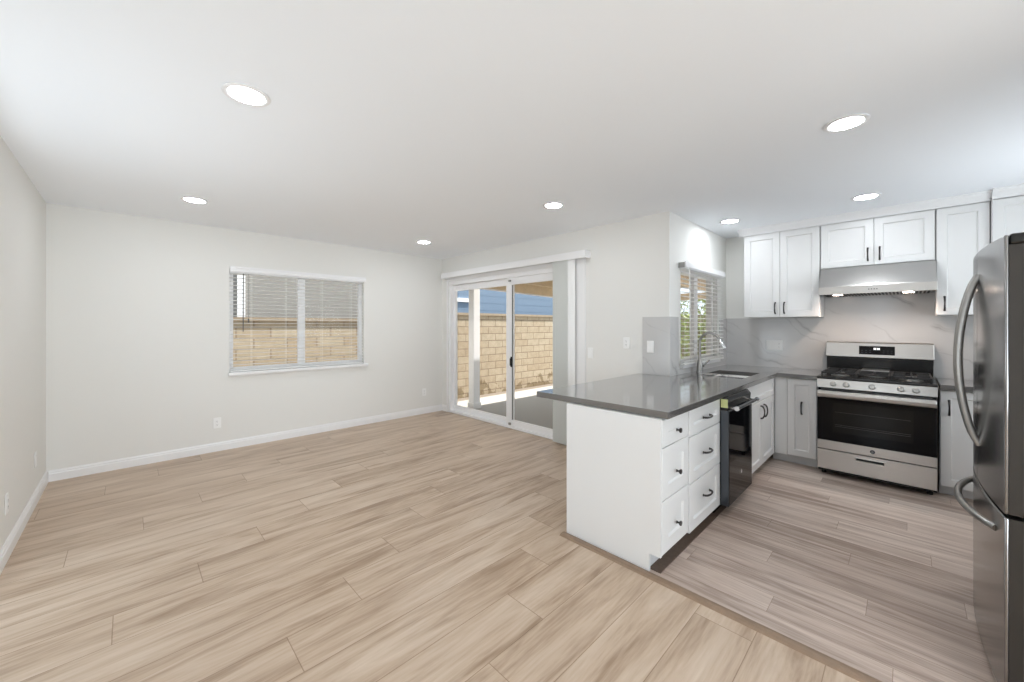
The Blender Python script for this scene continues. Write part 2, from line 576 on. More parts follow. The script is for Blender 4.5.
# floor strips
struct(obj('trim_1', prism(B(), [(2.030, 0), (2.090, 0), (2.083, 0.007), (2.068, 0.010), (2.050, 0.010), (2.037, 0.007)], 'Y', -1.10, 1.615), M_STRIP))
struct(obj('floor_band', bx(2.12, 0.968, 0, 3.68, 1.036, 0.005), M_DKSTRIP))  # thin dark brown band on the floor below the cabinet overhang

# ------------------------------------------------------------------ window_1 (back wall) and its blind
w = struct(obj('window_1', cells([W1[0], W1[0] + .045, 1.53, 1.61, W1[1] - .045, W1[1]], [W1[2], W1[2] + .05, W1[3] - .05, W1[3]],
      lambda u, v: not (W1[2] + .05 < v < W1[3] - .05 and (W1[0] + .045 < u < 1.53 or 1.61 < u < W1[1] - .045)), Yb + 0.065, Yb + 0.115, 'Y'), M_VINYL, bevel=0.003))
obj('window_pane', bx(W1[0] + .047, Yb + 0.088, W1[2] + .052, 1.528, Yb + 0.092, W1[3] - .052), M_GLASS, w)
obj('window_pane', bx(1.612, Yb + 0.082, W1[2] + .052, W1[1] - .047, Yb + 0.086, W1[3] - .052), M_GLASS, w)
obj('window_sill', prism(B(), [(Yb + 0.064, W1[2]), (Yb + 0.064, 0.835), (Yb - 0.001, 0.835), (Yb - 0.012, 0.818), (Yb - 0.045, 0.822), (Yb - 0.052, 0.835), (Yb - 0.052, 0.856), (Yb - 0.046, W1[2])], 'X', 0.79, 2.395), M_TRIM, w)


def blind(root, x0, x1, z0, z1, y, head, pitch=0.0432, w=0.05, tilt=0.0):
    """2 inch slat blind in local x (width), y (depth, room side negative), z"""
    sl = B()
    z = z0 + 0.035
    while z < z1 - 0.05:
        n = 4
        top = []
        for i in range(n + 1):
            s = (i / n - 0.5)
            top.append((y + s * w * math.cos(tilt), z + s * w * math.sin(tilt) + 0.003 * (1 - 4 * s * s)))
        poly = top + [(a, b - 0.0028) for a, b in reversed(top)]
        prism(sl, poly, 'X', x0 + 0.006, x1 - 0.006)
        z += pitch
    obj('slats', sl, M_SLAT, root)
    obj('bottom_rail', bx(x0 + 0.004, y - 0.026, z0, x1 - 0.004, y + 0.026, z0 + 0.018), M_SLAT, root, bevel=0.004)
    obj('head_rail', bx(x0 + 0.003, y - 0.024, z1 - 0.045, x1 - 0.003, y + 0.026, z1), M_VINYL, root)
    for fx in head[1]:
        lt = B()
        for yy in (y - w / 2 - 0.002, y + w / 2 + 0.002):
            tube(lt, [(fx, yy, z0 + 0.01), (fx, yy, z1 - 0.04)], 0.0012, 6)
        obj('ladder_cord', lt, M_SLAT, root)
    return root


bl = thing('window_blind', 'wide white slat blind in the window of the grey back wall', 'blind', (0, Yb + 0.03, 0))
blind(bl, W1[0] + 0.003, W1[1] - 0.003, W1[2] + 0.002, W1[3] - 0.002, 0, (0, (1.02, 1.38, 1.80, 2.18)))
obj('valance', prism(B(), [(-0.045, 2.003), (-0.058, 2.003), (-0.060, 2.035), (-0.052, 2.055), (-0.052, 2.064), (-0.032, 2.064), (-0.032, 2.003)], 'X', 0.808, 2.372), M_VINYL, bl)
obj('tilt_wand', tube(B(), [(0.935, -0.038, 1.985), (0.932, -0.04, 1.32)], 0.005, 8), M_CORD, bl)
cd = tube(B(), [(0.985, -0.036, 1.985), (0.985, -0.037, 1.47)], 0.0018, 6)
lathe(cd, [(0.002, 0), (0.006, 0.008), (0.008, 0.035), (0.003, 0.045)], (0.985, -0.037, 1.425))
obj('lift_cord', cd, M_CORD, bl)

# ------------------------------------------------------------------ window_2 (kitchen) and its blind
w = struct(obj('window_2', cells([W2[0], W2[0] + .04, 4.42, 4.52, W2[1] - .04, W2[1]], [W2[2], W2[2] + .045, W2[3] - .045, W2[3]],
      lambda u, v: not (W2[2] + .045 < v < W2[3] - .045 and (W2[0] + .04 < u < 4.42 or 4.52 < u < W2[1] - .04)), Yk + 0.05, Yk + 0.10, 'Y'), M_VINYL, bevel=0.003))
obj('window_pane', bx(W2[0] + .042, Yk + 0.073, W2[2] + .047, 4.418, Yk + 0.077, W2[3] - .047), M_GLASS, w)
obj('window_pane', bx(4.522, Yk + 0.067, W2[2] + .047, W2[1] - .042, Yk + 0.071, W2[3] - .047), M_GLASS, w)
obj('window_sill', bx(W2[0] - 0.02, Yk - 0.03, 0.962, W2[1] + 0.02, Yk + 0.049, 0.995), M_TRIM, w, bevel=0.004)
bl = thing('window_blind', 'narrow white slat blind over the kitchen sink, partly tilted open', 'blind', (0, Yk - 0.034, 0))
blind(bl, 3.875, 5.045, 0.998, 2.0, 0, (0, (4.02, 4.45, 4.90)), tilt=0.05)
obj('valance', bx(3.868, -0.040, 1.965, 5.052, -0.027, 2.022), M_VINYL, bl, bevel=0.003)
obj('rail_bracket', bx(3.862, -0.030, 1.962, 3.873, 0.028, 2.012), M_NICKEL, bl)
obj('tilt_wand', tube(B(), [(3.95, -0.045, 1.96), (3.953, -0.05, 1.30)], 0.0045, 8), M_SLAT, bl)

# ------------------------------------------------------------------ door_1: sliding glass door
d = struct(obj('door_1', cells([D1[0], D1[0] + .05, D1[1] - .05, D1[1]], [0, .035, D1[3] - .06, D1[3]],
      lambda u, v: u < D1[0] + .05 or u > D1[1] - .05 or v < .035 or v > D1[3] - .06, Xs + 0.005, Xs + 0.115, 'X'), M_VINYL, bevel=0.003))


def sash(name, y0, y1, x0, x1, parent, s1=0.058):
    s, zb, zt = 0.058, 0.115, 1.945
    o = obj(name, cells([y0, y0 + s, y1 - s1, y1], [0.036, zb, zt, D1[3] - .062], lambda u, v: u < y0 + s or u > y1 - s1 or v < zb or v > zt, x0, x1, 'X'), M_VINYL, parent, bevel=0.003)
    obj('door_glass', bx((x0 + x1) / 2 - 0.003, y0 + s + .001, zb + .001, (x0 + x1) / 2 + 0.003, y1 - s1 - .001, zt - .001), M_GLASS, o)
    return o


obj('door_casing', cells([D1[0] - .120, D1[0] + .004, D1[1] - .004, D1[1] + .035], [0, D1[3] - .004, D1[3] + 0.05], lambda u, v: u < D1[0] + .004 or u > D1[1] - .004 or v > D1[3] - .004, Xs - 0.012, Xs - 0.0005, 'X'), M_TRIM, d)
sash('fixed_panel', 3.79, D1[1] - .052, Xs + 0.064, Xs + 0.100, d)
sp = sash('sliding_panel', D1[0] + .052, 3.862, Xs + 0.020, Xs + 0.056, d, s1=0.13)
hb = bx(Xs + 0.004, 3.738, 0.83, Xs + 0.0195, 3.766, 0.97)
box(hb, Xs - 0.016, 3.744, 0.85, Xs + 0.004, 3.760, 0.95)
obj('door_handle', hb, M_BLACK, sp, bevel=0.004)
obj('edge_seal', bx(Xs + 0.012, 3.7325, 0.12, Xs + 0.0195, 3.742, 1.94), M_SLOT, sp)
obj('foot_lock', bx(Xs - 0.002, 3.765, 0.045, Xs + 0.0195, 3.80, 0.075), M_NICKEL, sp, bevel=0.003)
obj('foot_lock', bx(Xs - 0.002, 3.765, 1.985, Xs + 0.0195, 3.80, 2.01), M_NICKEL, sp, bevel=0.003)

# vertical blind drawn back to the right end of the sliding door
vb = thing('vertical_blind', 'vertical blind with long white valance, vanes stacked beside the sliding glass door', 'blind', (Xs, 0, 0))
vl = cells([-0.115, -0.105, -0.001], [2.475, 2.485, 5.225, 5.235], lambda u, v: u < -0.105 or v < 2.485 or v > 5.225, 2.140, 2.222, 'Z')
box(vl, -0.105, 2.485, 2.212, -0.001, 5.225, 2.222)
obj('valance', vl, M_VINYL, vb)
obj('head_rail', bx(-0.085, 2.50, 2.165, -0.045, 5.21, 2.2), M_VINYL, vb)
for i in range(15):
    y = 2.690 + 0.0158 * i
    ang = -0.62 + 0.012 * math.sin(i * 1.7)
    vm = B()
    n = 6
    pts = []
    for k in range(n + 1):
        s = k / n - 0.5
        pts.append((s * 0.089, 0.006 * (1 - 4 * s * s)))
    prism(vm, pts + [(a, b - 0.0012) for a, b in reversed(pts)], 'Z', 0.02, 2.163)
    o = obj('vane', vm, M_VANE if i else M_SLAT, vb, (-0.066, y, 0), (0, 0, ang))
    if i == 0:
        lab(o, 'white outer vane')

# ------------------------------------------------------------------ kitchen cabinets


def shaker(w, h, rail=0.06, t=0.02, rec=0.012):
    bm = B()
    def R(a, b, c, d_, y):
        return [bm.verts.new(p) for p in ((a, y, b), (c, y, b), (c, y, d_), (a, y, d_))]
    e = 0.0025
    o0 = R(0, 0, w, h, t)
    o1 = R(0, 0, w, h, e)
    o2 = R(e, e, w - e, h - e, 0)
    i1 = R(rail, rail, w - rail, h - rail, 0)
    i2 = R(rail + 0.007, rail + 0.007, w - rail - 0.007, h - rail - 0.007, rec)
    for a, b in ((o0, o1), (o1, o2), (o2, i1), (i1, i2)):
        for k in range(4):
            bm.faces.new((a[k], a[(k + 1) % 4], b[(k + 1) % 4], b[k]))
    bm.faces.new(i2)
    bm.faces.new(o0)
    return bm


def pull_bm(L=0.115, vertical=True):
    """arched bar pull: two feet and a bowed bar standing off the door"""
    bm = B()
    n = 14
    pts = []
    for i in range(n + 1):
        s = i / n * 2 - 1
        pts.append((s * L / 2, -0.010 - 0.022 * (1 - s * s) ** 0.6))
    path = [(0, y, a) if vertical else (a, y, 0) for a, y in pts]
    tube(bm, path, [0.0074 - 0.0020 * (1 - abs(i / n * 2 - 1)) for i in range(n + 1)], 8)
    for s in (-1, 1):
        c = (0, 0.0, s * L / 2) if vertical else (s * L / 2, 0, 0)
        lathe(bm, [(0.0085, 0), (0.0085, 0.003), (0.006, 0.007), (0.006, 0.014), (0.0, 0.0165)], c, (0, -1, 0), 12)
    return bm


def knob_bm():
    return lathe(B(), [(0.009, 0), (0.009, 0.003), (0.0055, 0.007), (0.0055, 0.014), (0.013, 0.019), (0.0155, 0.024), (0.013, 0.029), (0, 0.031)], (0, 0, 0), (0, -1, 0), 18)


def front(cab, name, x0, z0, x1, z1, hw=None, rail=0.06):
    """door or drawer front over the carcass: hw = (kind, x, z) in cabinet coordinates"""
    f = obj(name, shaker(x1 - x0, z1 - z0, rail), M_CAB, cab, (x0, -0.02, z0))
    if hw:
        k, hx, hz = hw
        bm = knob_bm() if k == 'knob' else pull_bm(vertical=(k == 'v'))
        obj('knob' if k == 'knob' else 'handle', bm, M_BRONZE, f, (hx - x0, 0, hz - z0), smooth=True)
    return f


def carcass(cab, w, dpt, z0=0.102, z1=0.868, toe=0.062):
    obj('carcass', bx(0.001, 0.0005, z0, w - 0.001, dpt, z1), M_CAB, cab)
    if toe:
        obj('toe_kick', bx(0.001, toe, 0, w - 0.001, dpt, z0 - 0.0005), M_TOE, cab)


YF = 0.975                                # carcass front of the peninsula run (door faces at 0.955)
# narrow drawers at the peninsula's end, with the big side panel
c = thing('base_cabinet', 'slim white three-drawer cabinet with knobs at the free end of the peninsula', 'cabinet', (2.110, YF, 0))
carcass(c, 0.376, 0.62)
obj('end_panel', prism(B(), [(-0.019, 0.102), (0.048, 0.102), (0.048, 0), (0.628, 0), (0.628, 0.868), (-0.019, 0.868)], 'X', -0.018, 0.0), M_CAB, c)
for z0, z1, kz in ((0.706, 0.860, 0.775), (0.407, 0.700, 0.533), (0.106, 0.401, 0.230)):
    front(c, 'drawer', 0.004, z0, 0.372, z1, ('knob', 0.194, kz), rail=0.075)
obj('back_panel', bx(0.0, 0.6205, 0.0, 1.545, 0.6275, 0.868), M_CAB, c)

c = thing('base_cabinet', 'white base cabinet with three wide drawers and dark pulls, beside the dishwasher', 'cabinet', (2.488, YF, 0))
carcass(c, 0.578, 0.62)
for z0, z1, kz in ((0.690, 0.860, 0.776), (0.393, 0.684, 0.543), (0.086, 0.387, 0.258)):
    front(c, 'drawer', 0.012, z0, 0.574, z1, ('h', 0.300, kz), rail=0.065)

c = thing('base_cabinet', 'white double-door sink cabinet with curved pulls between dishwasher and corner', 'cabinet', (3.672, YF, 0))
obj('carcass', cells([0.001, 0.02, 1.02, 1.043], [0.0005, 0.02, 0.585, 0.600], lambda u, v: u < 0.02 or u > 1.02 or v < 0.02 or v > 0.585, 0.102, 0.868, 'Z'), M_CAB, c)
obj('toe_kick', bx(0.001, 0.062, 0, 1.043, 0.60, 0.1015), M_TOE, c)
front(c, 'false_front', 0.010, 0.690, 1.040, 0.860, None, rail=0.045)
front(c, 'door', 0.010, 0.086, 0.561, 0.684, ('v', 0.512, 0.585))
front(c, 'door', 0.566, 0.086, 1.040, 0.684, ('v', 0.618, 0.585))

XF = 4.742                                # carcass front of the range run (faces at 4.722)
c = thing('base_cabinet', 'white corner base cabinet with one narrow door, left of the range', 'cabinet', (XF, 0.953, 0), -PI / 2)
obj('carcass', bx(-0.001, 0.0005, 0.102, 0.345, 0.57, 0.868), M_CAB, c)
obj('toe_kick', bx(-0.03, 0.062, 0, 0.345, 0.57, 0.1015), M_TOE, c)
obj('filler_panel', bx(-0.0005, -0.017, 0.090, 0.104, 0.0, 0.866), M_CAB, c)
front(c, 'door', 0.107, 0.097, 0.342, 0.862, ('v', 0.224, 0.575), rail=0.058)

c = thing('base_cabinet', 'white base cabinet to the right of the range, half behind the refrigerator', 'cabinet', (XF, -0.186, 0), -PI / 2)
carcass(c, 0.60, 0.57)
front(c, 'door', 0.004, 0.086, 0.42, 0.862, ('v', 0.052, 0.725), rail=0.058)
front(c, 'door', 0.424, 0.086, 0.596, 0.862, None, rail=0.058)

# upper cabinets (faces at X 5.0)
XU = 5.02


def upper(label, y, w, z0, z1, dpt=0.302, x=XU):
    c = thing('wall_cabinet', label, 'cabinet', (x, y, z0), -PI / 2)
    obj('carcass', bx(0.001, 0.0005, 0.0, w - 0.001, dpt, z1 - z0), M_CAB, c)
    return c


c = upper('white two-door wall cabinet left of the range hood, nearest the kitchen window', 1.308, 0.686, 1.480, 2.405)
front(c, 'door', 0.002, 0.003, 0.342, 0.922, ('v', 0.303, 0.10))
front(c, 'door', 0.346, 0.003, 0.684, 0.922, ('v', 0.385, 0.10))
c = upper('short white two-door wall cabinet directly above the range hood', 0.620, 0.794, 1.962, 2.405)
front(c, 'door', 0.006, 0.003, 0.398, 0.440, ('v', 0.358, 0.105))
front(c, 'door', 0.402, 0.003, 0.788, 0.440, ('v', 0.440, 0.105))
c = upper('tall narrow single-door wall cabinet right of the range hood', -0.176, 0.300, 1.480, 2.405)
front(c, 'door', 0.004, 0.003, 0.297, 0.922, ('v', 0.050, 0.10))
c = upper('white wall cabinet standing out above the refrigerator, under the stepped crown molding', -0.478, 0.66, 1.480, 2.405, dpt=0.345, x=4.977)
front(c, 'door', 0.004, 0.003, 0.328, 0.922)
front(c, 'door', 0.332, 0.003, 0.656, 0.922)

CR = [(0.0, 2.4055), (-0.012, 2.4055), (-0.014, 2.418), (-0.028, 2.428), (-0.052, 2.452), (-0.056, 2.462), (-0.066, 2.466), (-0.066, Hc - 0.0005), (0.0, Hc - 0.0005)]
cm = prism(B(), [(5.002 + a, z) for a, z in CR], 'Y', -0.478, 1.352)
prism(cm, [(1.308 - a, z) for a, z in CR], 'X', 5.000, Xk - 0.001)
tag(obj('crown_molding', cm, M_TRIM), 'long white crown molding along the ceiling above the wall cabinets', 'molding')
tag(obj('crown_molding', prism(B(), [(4.957 + a * 1.15, z) for a, z in CR], 'Y', -1.15, -0.4785), M_TRIM), 'short forward-stepped crown molding above the refrigerator', 'molding')

# ------------------------------------------------------------------ countertops
SX0, SX1, SY0, SY1 = 3.915, 4.545, 1.045, 1.425
xs = [2.118, 3.6565, SX0, SX1, 4.689, 5.311]
ys = [0.602, 0.926, SY0, SY1, 1.577, 1.898]


def ctop(u, v):
    if SX0 < u < SX1 and SY0 < v < SY1:
        return False
    if v < 0.926:
        return u > 4.689
    if v > 1.577:
        return u < 3.6565
    return True


tag(obj('countertop', cells(xs, ys, ctop, 0.870, 0.910, 'Z'), M_QUARTZ, bevel=0.003), 'L-shaped grey quartz countertop over the peninsula and sink, running into the corner', 'countertop')
tag(obj('countertop', bx(4.689, -1.15, 0.870, 5.311, -0.188, 0.910), M_QUARTZ, bevel=0.003), 'short grey quartz countertop between the range and the refrigerator', 'countertop')

# ------------------------------------------------------------------ backsplash
tag(obj('backsplash', bx(Xs - 0.011, 1.5885, 0.911, Xs - 0.0005, 1.857, 1.475), M_MARBLE), 'small square of veined marble backsplash on the wall end beside the peninsula', 'backsplash')
tag(obj('backsplash', cells([Xs - 0.011, 3.855, 5.058, Xk - 0.0115], [0.911, 0.9615, 1.475], lambda u, v: v < 0.9615 or u < 3.855 or u > 5.058, Yk - 0.011, Yk - 0.0005, 'Y'), M_MARBLE),
    'veined marble backsplash around the kitchen window, behind the faucet', 'backsplash')
tag(obj('backsplash', cells([-1.155, -0.176, 0.62, 1.577], [0.911, 1.4785, 1.96], lambda u, v: v < 1.4785 or -0.176 < u < 0.62, Xk - 0.011, Xk - 0.0005, 'X'), M_MARBLE),
    'large veined marble backsplash behind the range and under the wall cabinets', 'backsplash')

# ------------------------------------------------------------------ sink and faucet
sk = thing('kitchen_sink', 'undermount double-bowl stainless steel sink below the kitchen window', 'sink', (SX0, SY0, 0.869))
sw, sd = SX1 - SX0, SY1 - SY0


def bowl(x0, x1):
    bm = B()
    y0, y1 = 0.006, sd - 0.006
    def R(i, z):
        return [bm.verts.new(p) for p in ((x0 + i, y0 + i, z), (x1 - i, y0 + i, z), (x1 - i, y1 - i, z), (x0 + i, y1 - i, z))]
    rings = [R(-0.015 if False else 0.0, 0.0), R(0.004, -0.02), R(0.012, -0.17), R(0.03, -0.195), R(0.06, -0.20)]
    out = [R(-0.002, 0.0), R(-0.002, -0.203)]
    for a, b in list(zip(rings, rings[1:])) + [(rings[0], out[0]), (out[0], out[1])]:
        for k in range(4):
            bm.faces.new((a[k], a[(k + 1) % 4], b[(k + 1) % 4], b[k]))
    bm.faces.new(rings[-1])
    bm.faces.new(out[-1])
    return bm


for x0, x1 in ((0.004, 0.335), (0.350, sw - 0.004)):
    b_ = obj('sink_bowl', bowl(x0, x1), M_CHROME, sk)
    obj('drain', lathe(B(), [(0.045, 0.0), (0.045, 0.004), (0.036, 0.005), (0.030, 0.002), (0.0, 0.002)], ((x0 + x1) / 2, sd / 2, -0.1998)), M_NICKEL, b_)
obj('bowl_divider', bx(0.3375, 0.004, -0.055, 0.3475, sd - 0.004, -0.012), M_CHROME, sk, bevel=0.003)

fc = thing('kitchen_faucet', 'tall gooseneck brushed nickel faucet standing behind the sink', 'faucet', (4.19, 1.500, 0.9105))
obj('faucet_body', lathe(B(), [(0.034, 0), (0.034, 0.008), (0.029, 0.013), (0.0270, 0.07), (0.0225, 0.115), (0.015, 0.135), (0.0, 0.136)]), M_NICKEL, fc, smooth=True)
path = [(0, 0, 0.13), (0, 0, 0.30)]
for i in range(1, 15):
    a = PI - PI * 0.86 * i / 14
    path.append((0, -0.098 + -0.098 * math.cos(a), 0.30 + 0.105 * math.sin(a)))
obj('spout', tube(B(), path, 0.0138, 14), M_NICKEL, fc, smooth=True)
e = Vector(path[-1])
dd = (Vector(path[-1]) - Vector(path[-2])).normalized()
obj('spray_head', lathe(B(), [(0.0128, 0.0), (0.0155, 0.02), (0.0185, 0.09), (0.0195, 0.105), (0.016, 0.110), (0, 0.110)], e, dd, 18), M_CHROME, fc, smooth=True)
hd = tube(B(), [(0.012, -0.005, 0.075), (0.032, -0.03, 0.075)], [0.022, 0.022], 14)
obj('valve_body', hd, M_NICKEL, fc, smooth=True)
obj('lever', tube(B(), [(0.034, -0.035, 0.078), (0.040, -0.05, 0.098), (0.046, -0.082, 0.128)], [0.013, 0.011, 0.008], 10), M_NICKEL, fc, smooth=True)

# ------------------------------------------------------------------ dishwasher
dw = thing('dishwasher', 'dark slate dishwasher with black front built into the peninsula', 'dishwasher', (3.072, 0.90, 0))
obj('tub', bx(0.004, 0.058, 0.102, 0.592, 0.66, 0.866), M_BLACK, dw)
obj('kick_plate', bx(0.006, 0.10, 0.006, 0.590, 0.64, 0.1005), M_BLACK, dw)
dd_ = obj('dishwasher_door', bx(0.0, 0.0, 0.082, 0.588, 0.057, 0.775), M_SLATE, dw, bevel=0.004)
obj('door_skin', bx(0.006, -0.003, 0.09, 0.582, -0.0005, 0.765), M_BGLASS, dd_, bevel=0.001)
cp = obj('control_panel', prism(B(), [(0.010, 0.777), (0.057, 0.777), (0.057, 0.866), (0.030, 0.866), (0.004, 0.835)], 'X', 0.0, 0.588), M_BLACK, dw, bevel=0.003)
rb = B()
for k in range(6):
    y = 0.010 + 0.0035 * k
    box(rb, 0.05, y - 0.006, 0.838 + 0.0045 * k, 0.54, y, 0.8405 + 0.0045 * k)
obj('vent_ribs', rb, M_SLOT, cp)
hnd = tube(B(), [(0.022, -0.046, 0.795), (0.566, -0.046, 0.795)], 0.013, 14)
h_ = obj('door_handle', hnd, M_SLATE, dd_, smooth=True)
for x in (0.022, 0.552):
    obj('handle_end', lathe(B(), [(0.0165, 0), (0.0165, 0.014), (0, 0.014)] if x > 0.1 else [(0.0, -0.001), (0.0165, -0.001), (0.0165, 0.014), (0, 0.014)], (x, -0.046, 0.795), (1, 0, 0), 18), M_CHROME, h_)
for x in (0.04, 0.53):
    obj('handle_post', tube(B(), [(x, -0.04, 0.795), (x, 0.008, 0.79)], 0.009, 10), M_CHROME, h_)
lab(obj('energy_sticker', bx(-0.0012, 0.006, 0.795, -0.0004, 0.052, 0.856), M_STICK, dw), 'yellow-green sticker')
em = lathe(B(), [(0.0, 0.0008), (0.011, 0.0008), (0.011, 0.002), (0.014, 0.002), (0.014, 0.0), (0, 0.0)], (0.29, -0.003, 0.27), (0, -1, 0), 20)
obj('badge', em, M_CHROME, dd_)

# ------------------------------------------------------------------ range
rg = thing('gas_range', 'stainless steel gas range with black oven door between white cabinets', 'range', (4.66, 0.594, 0), -PI / 2)
RW = 0.766
obj('range_body', bx(0.003, 0.0, 0.035, RW - 0.003, 0.60, 0.885), M_BLACK, rg)
for fx in (0.04, RW - 0.04):
    for fy in (0.05, 0.55):
        obj('foot', lathe(B(), [(0.018, 0), (0.018, 0.02), (0.012, 0.034)], (fx, fy, 0.0005)), M_BLACK, rg)
ct = prism(B(), [(-0.045, 0.895), (-0.05, 0.905), (-0.045, 0.915), (-0.03, 0.919), (0.55, 0.919), (0.55, 0.8855), (-0.03, 0.8855)], 'X', 0.0, RW)
obj('cooktop', ct, M_BLACK, rg)
pn = obj('control_panel', prism(B(), [(-0.002, 0.812), (-0.052, 0.812), (-0.058, 0.818), (-0.046, 0.893), (-0.002, 0.885)], 'X', 0.0, RW), M_STEEL, rg)
for ky in (0.477, 0.386, 0.214, 0.036, -0.051):
    kx = 0.594 - ky
    kb = lathe(B(), [(0.024, 0), (0.024, 0.006), (0.0205, 0.008), (0.0195, 0.028), (0.016, 0.032), (0, 0.032)], (kx, -0.052, 0.855), (0, -1, 0.14), 24)
    box(kb, kx - 0.003, -0.088, 0.845, kx + 0.003, -0.082, 0.876)
    obj('burner_knob', kb, M_NICKEL, pn, smooth=True)
od = obj('oven_door', bx(0.002, -0.058, 0.252, RW - 0.002, -0.001, 0.795), M_BLACK, rg, bevel=0.004)
obj('oven_glass', bx(0.004, -0.0615, 0.334, RW - 0.004, -0.0585, 0.745), M_BGLASS, od, bevel=0.001)
M_OWIN = mat('oven_window', (0.010, 0.0095, 0.009), 0.08, spec=0.2)
wi = obj('oven_window', bx(0.115, -0.0630, 0.415, RW - 0.135, -0.0618, 0.685), M_OWIN, od)
rk = B()
for z in (0.47, 0.485, 0.60):
    box(rk, 0.13, -0.0636, z, RW - 0.15, -0.0632, z + 0.003)
obj('rack_bars', rk, M_SLOT, wi)
obj('lower_trim', bx(0.002, -0.0635, 0.252, RW - 0.002, -0.0585, 0.331), M_STEEL, od, bevel=0.002)
bd = lathe(B(), [(0.0, 0.002), (0.012, 0.002), (0.0135, 0.0035), (0.016, 0.0035), (0.017, 0.0), (0, 0.0)], (RW / 2, -0.0637, 0.292), (0, -1, 0), 24)
bdo = obj('badge', bd, M_SLATE, od)
mono = tube(B(), [(RW / 2 + 0.0075 * math.cos(a) * (1 - 0.05 * k), -0.0662, 0.292 + 0.0075 * math.sin(a) * (1 - 0.05 * k)) for k, a in enumerate([i * 0.55 for i in range(13)])], 0.0009, 6)
obj('badge_monogram', mono, M_CHROME, bdo)
hn = B()
hp = [(-0.055, 0.732), (-0.085, 0.728), (-0.100, 0.738), (-0.104, 0.765), (-0.096, 0.788), (-0.082, 0.794), (-0.055, 0.790)]
prism(hn, [(a, b) for a, b in hp], 'X', 0.006, RW - 0.006)
obj('oven_handle', hn, M_STEEL, od, bevel=0.004)
sl = bx(0.03, -0.0600, 0.797, RW - 0.03, -0.050, 0.809)
obj('vent_gap', sl, M_SLOT, rg)
dr = obj('storage_drawer', cells([0.002, 0.275, 0.455, RW - 0.002], [0.066, 0.192, 0.220, 0.243], lambda u, v: not (0.275 < u < 0.455 and 0.192 < v < 0.220), -0.058, -0.001, 'Y'), M_STEEL, rg, bevel=0.003)
pr_ = bx(0.276, -0.030, 0.193, 0.454, -0.020, 0.219)
obj('pull_recess', pr_, M_SLOT, dr)
obj('pull_lip', prism(B(), [(-0.064, 0.214), (-0.060, 0.224), (-0.0585, 0.224), (-0.0585, 0.212)], 'X', 0.268, 0.462), M_STEEL, dr)
# backguard
bgp = obj('backguard', prism(B(), [(0.552, 0.90), (0.54, 1.07), (0.545, 1.075), (0.62, 1.075), (0.62, 0.90)], 'X', 0.004, RW - 0.004), M_BLACK, rg)
cn = obj('backguard_panel', prism(B(), [(0.535, 1.068), (0.520, 1.078), (0.538, 1.215), (0.548, 1.225), (0.62, 1.225), (0.62, 1.076), (0.548, 1.076)], 'X', 0.0, RW), M_STEEL, rg, bevel=0.003)
# the display lies on the tilted panel face
tl = math.atan2(0.018, 0.137)
dsp = obj('display', bx(-0.128, -0.004, -0.042, 0.128, 0.0, 0.042), M_BGLASS, cn, (0.385, 0.5275, 1.147), (-tl, 0, 0), bevel=0.003)
dg = B()
for k, x in enumerate((-0.017, -0.006, 0.008, 0.019)):
    box(dg, x - 0.004, -0.0055, 0.006, x + 0.004, -0.0045, 0.024)
obj('clock_digits', dg, M_DISP, dsp)
for x in (-0.105, -0.075, -0.045, 0.05, 0.08, 0.105):
    for z in (-0.022, -0.002):
        obj('touch_key', bx(x - 0.006, -0.0052, z - 0.003, x + 0.006, -0.0045, z + 0.003), M_SLATE, cn, (0.385, 0.5275, 1.147), (-tl, 0, 0))
# burners and grates
for bx_, by_, r in ((0.15, 0.13, 0.045), (0.15, 0.40, 0.038), (RW / 2, 0.265, 0.05), (RW - 0.15, 0.13, 0.05), (RW - 0.15, 0.40, 0.038)):
    b1 = obj('burner', lathe(B(), [(r * 1.5, 0), (r * 1.5, 0.004), (r, 0.006), (r, 0.012), (0, 0.012)], (bx_, by_, 0.9192)), M_NICKEL, rg, smooth=True)
    obj('burner_cap', lathe(B(), [(r * 0.92, 0.0), (r * 0.95, 0.006), (r * 0.85, 0.009), (0, 0.010)], (bx_, by_, 0.9315)), M_IRON, b1, smooth=True)


def grate(x0, x1, solid=False):
    bm = B()
    y0, y1, z = 0.005, 0.525, 0.958
    t = 0.011
    for y in (y0, (y0 + y1) / 2, y1):
        box(bm, x0, y - t / 2, z - 0.014, x1, y + t / 2, z)
    for x in (x0, x1):
        box(bm, x - t / 2, y0 - t / 2, z - 0.014, x + t / 2, y1 + t / 2, z)
    xm = (x0 + x1) / 2
    for yc in ((y0 * 3 + y1) / 4, (y0 + 3 * y1) / 4):
        for s in (-1, 1):
            box(bm, xm + s * 0.035 if s > 0 else x0, yc - t / 2, z - 0.012, x1 if s > 0 else xm - 0.035, yc + t / 2, z + 0.003)
            box(bm, xm - t / 2, yc + (0.035 if s > 0 else -0.125), z - 0.012, xm + t / 2, yc + (0.125 if s > 0 else -0.035), z + 0.003)
    for x in (x0, x1):
        for y in (y0, y1):
            box(bm, x - t / 2, y - t / 2, 0.9192, x + t / 2, y + t / 2, z - 0.014)
    return bm


obj('grate', grate(0.03, 0.265), M_IRON, rg)
obj('grate', grate(0.28, RW - 0.28), M_IRON, rg)
obj('grate', grate(RW - 0.265, RW - 0.03), M_IRON, rg)
obj('griddle_plate', bx(0.285, 0.27, 0.9615, RW - 0.285, 0.51, 0.972), M_NICKEL, rg, bevel=0.004)

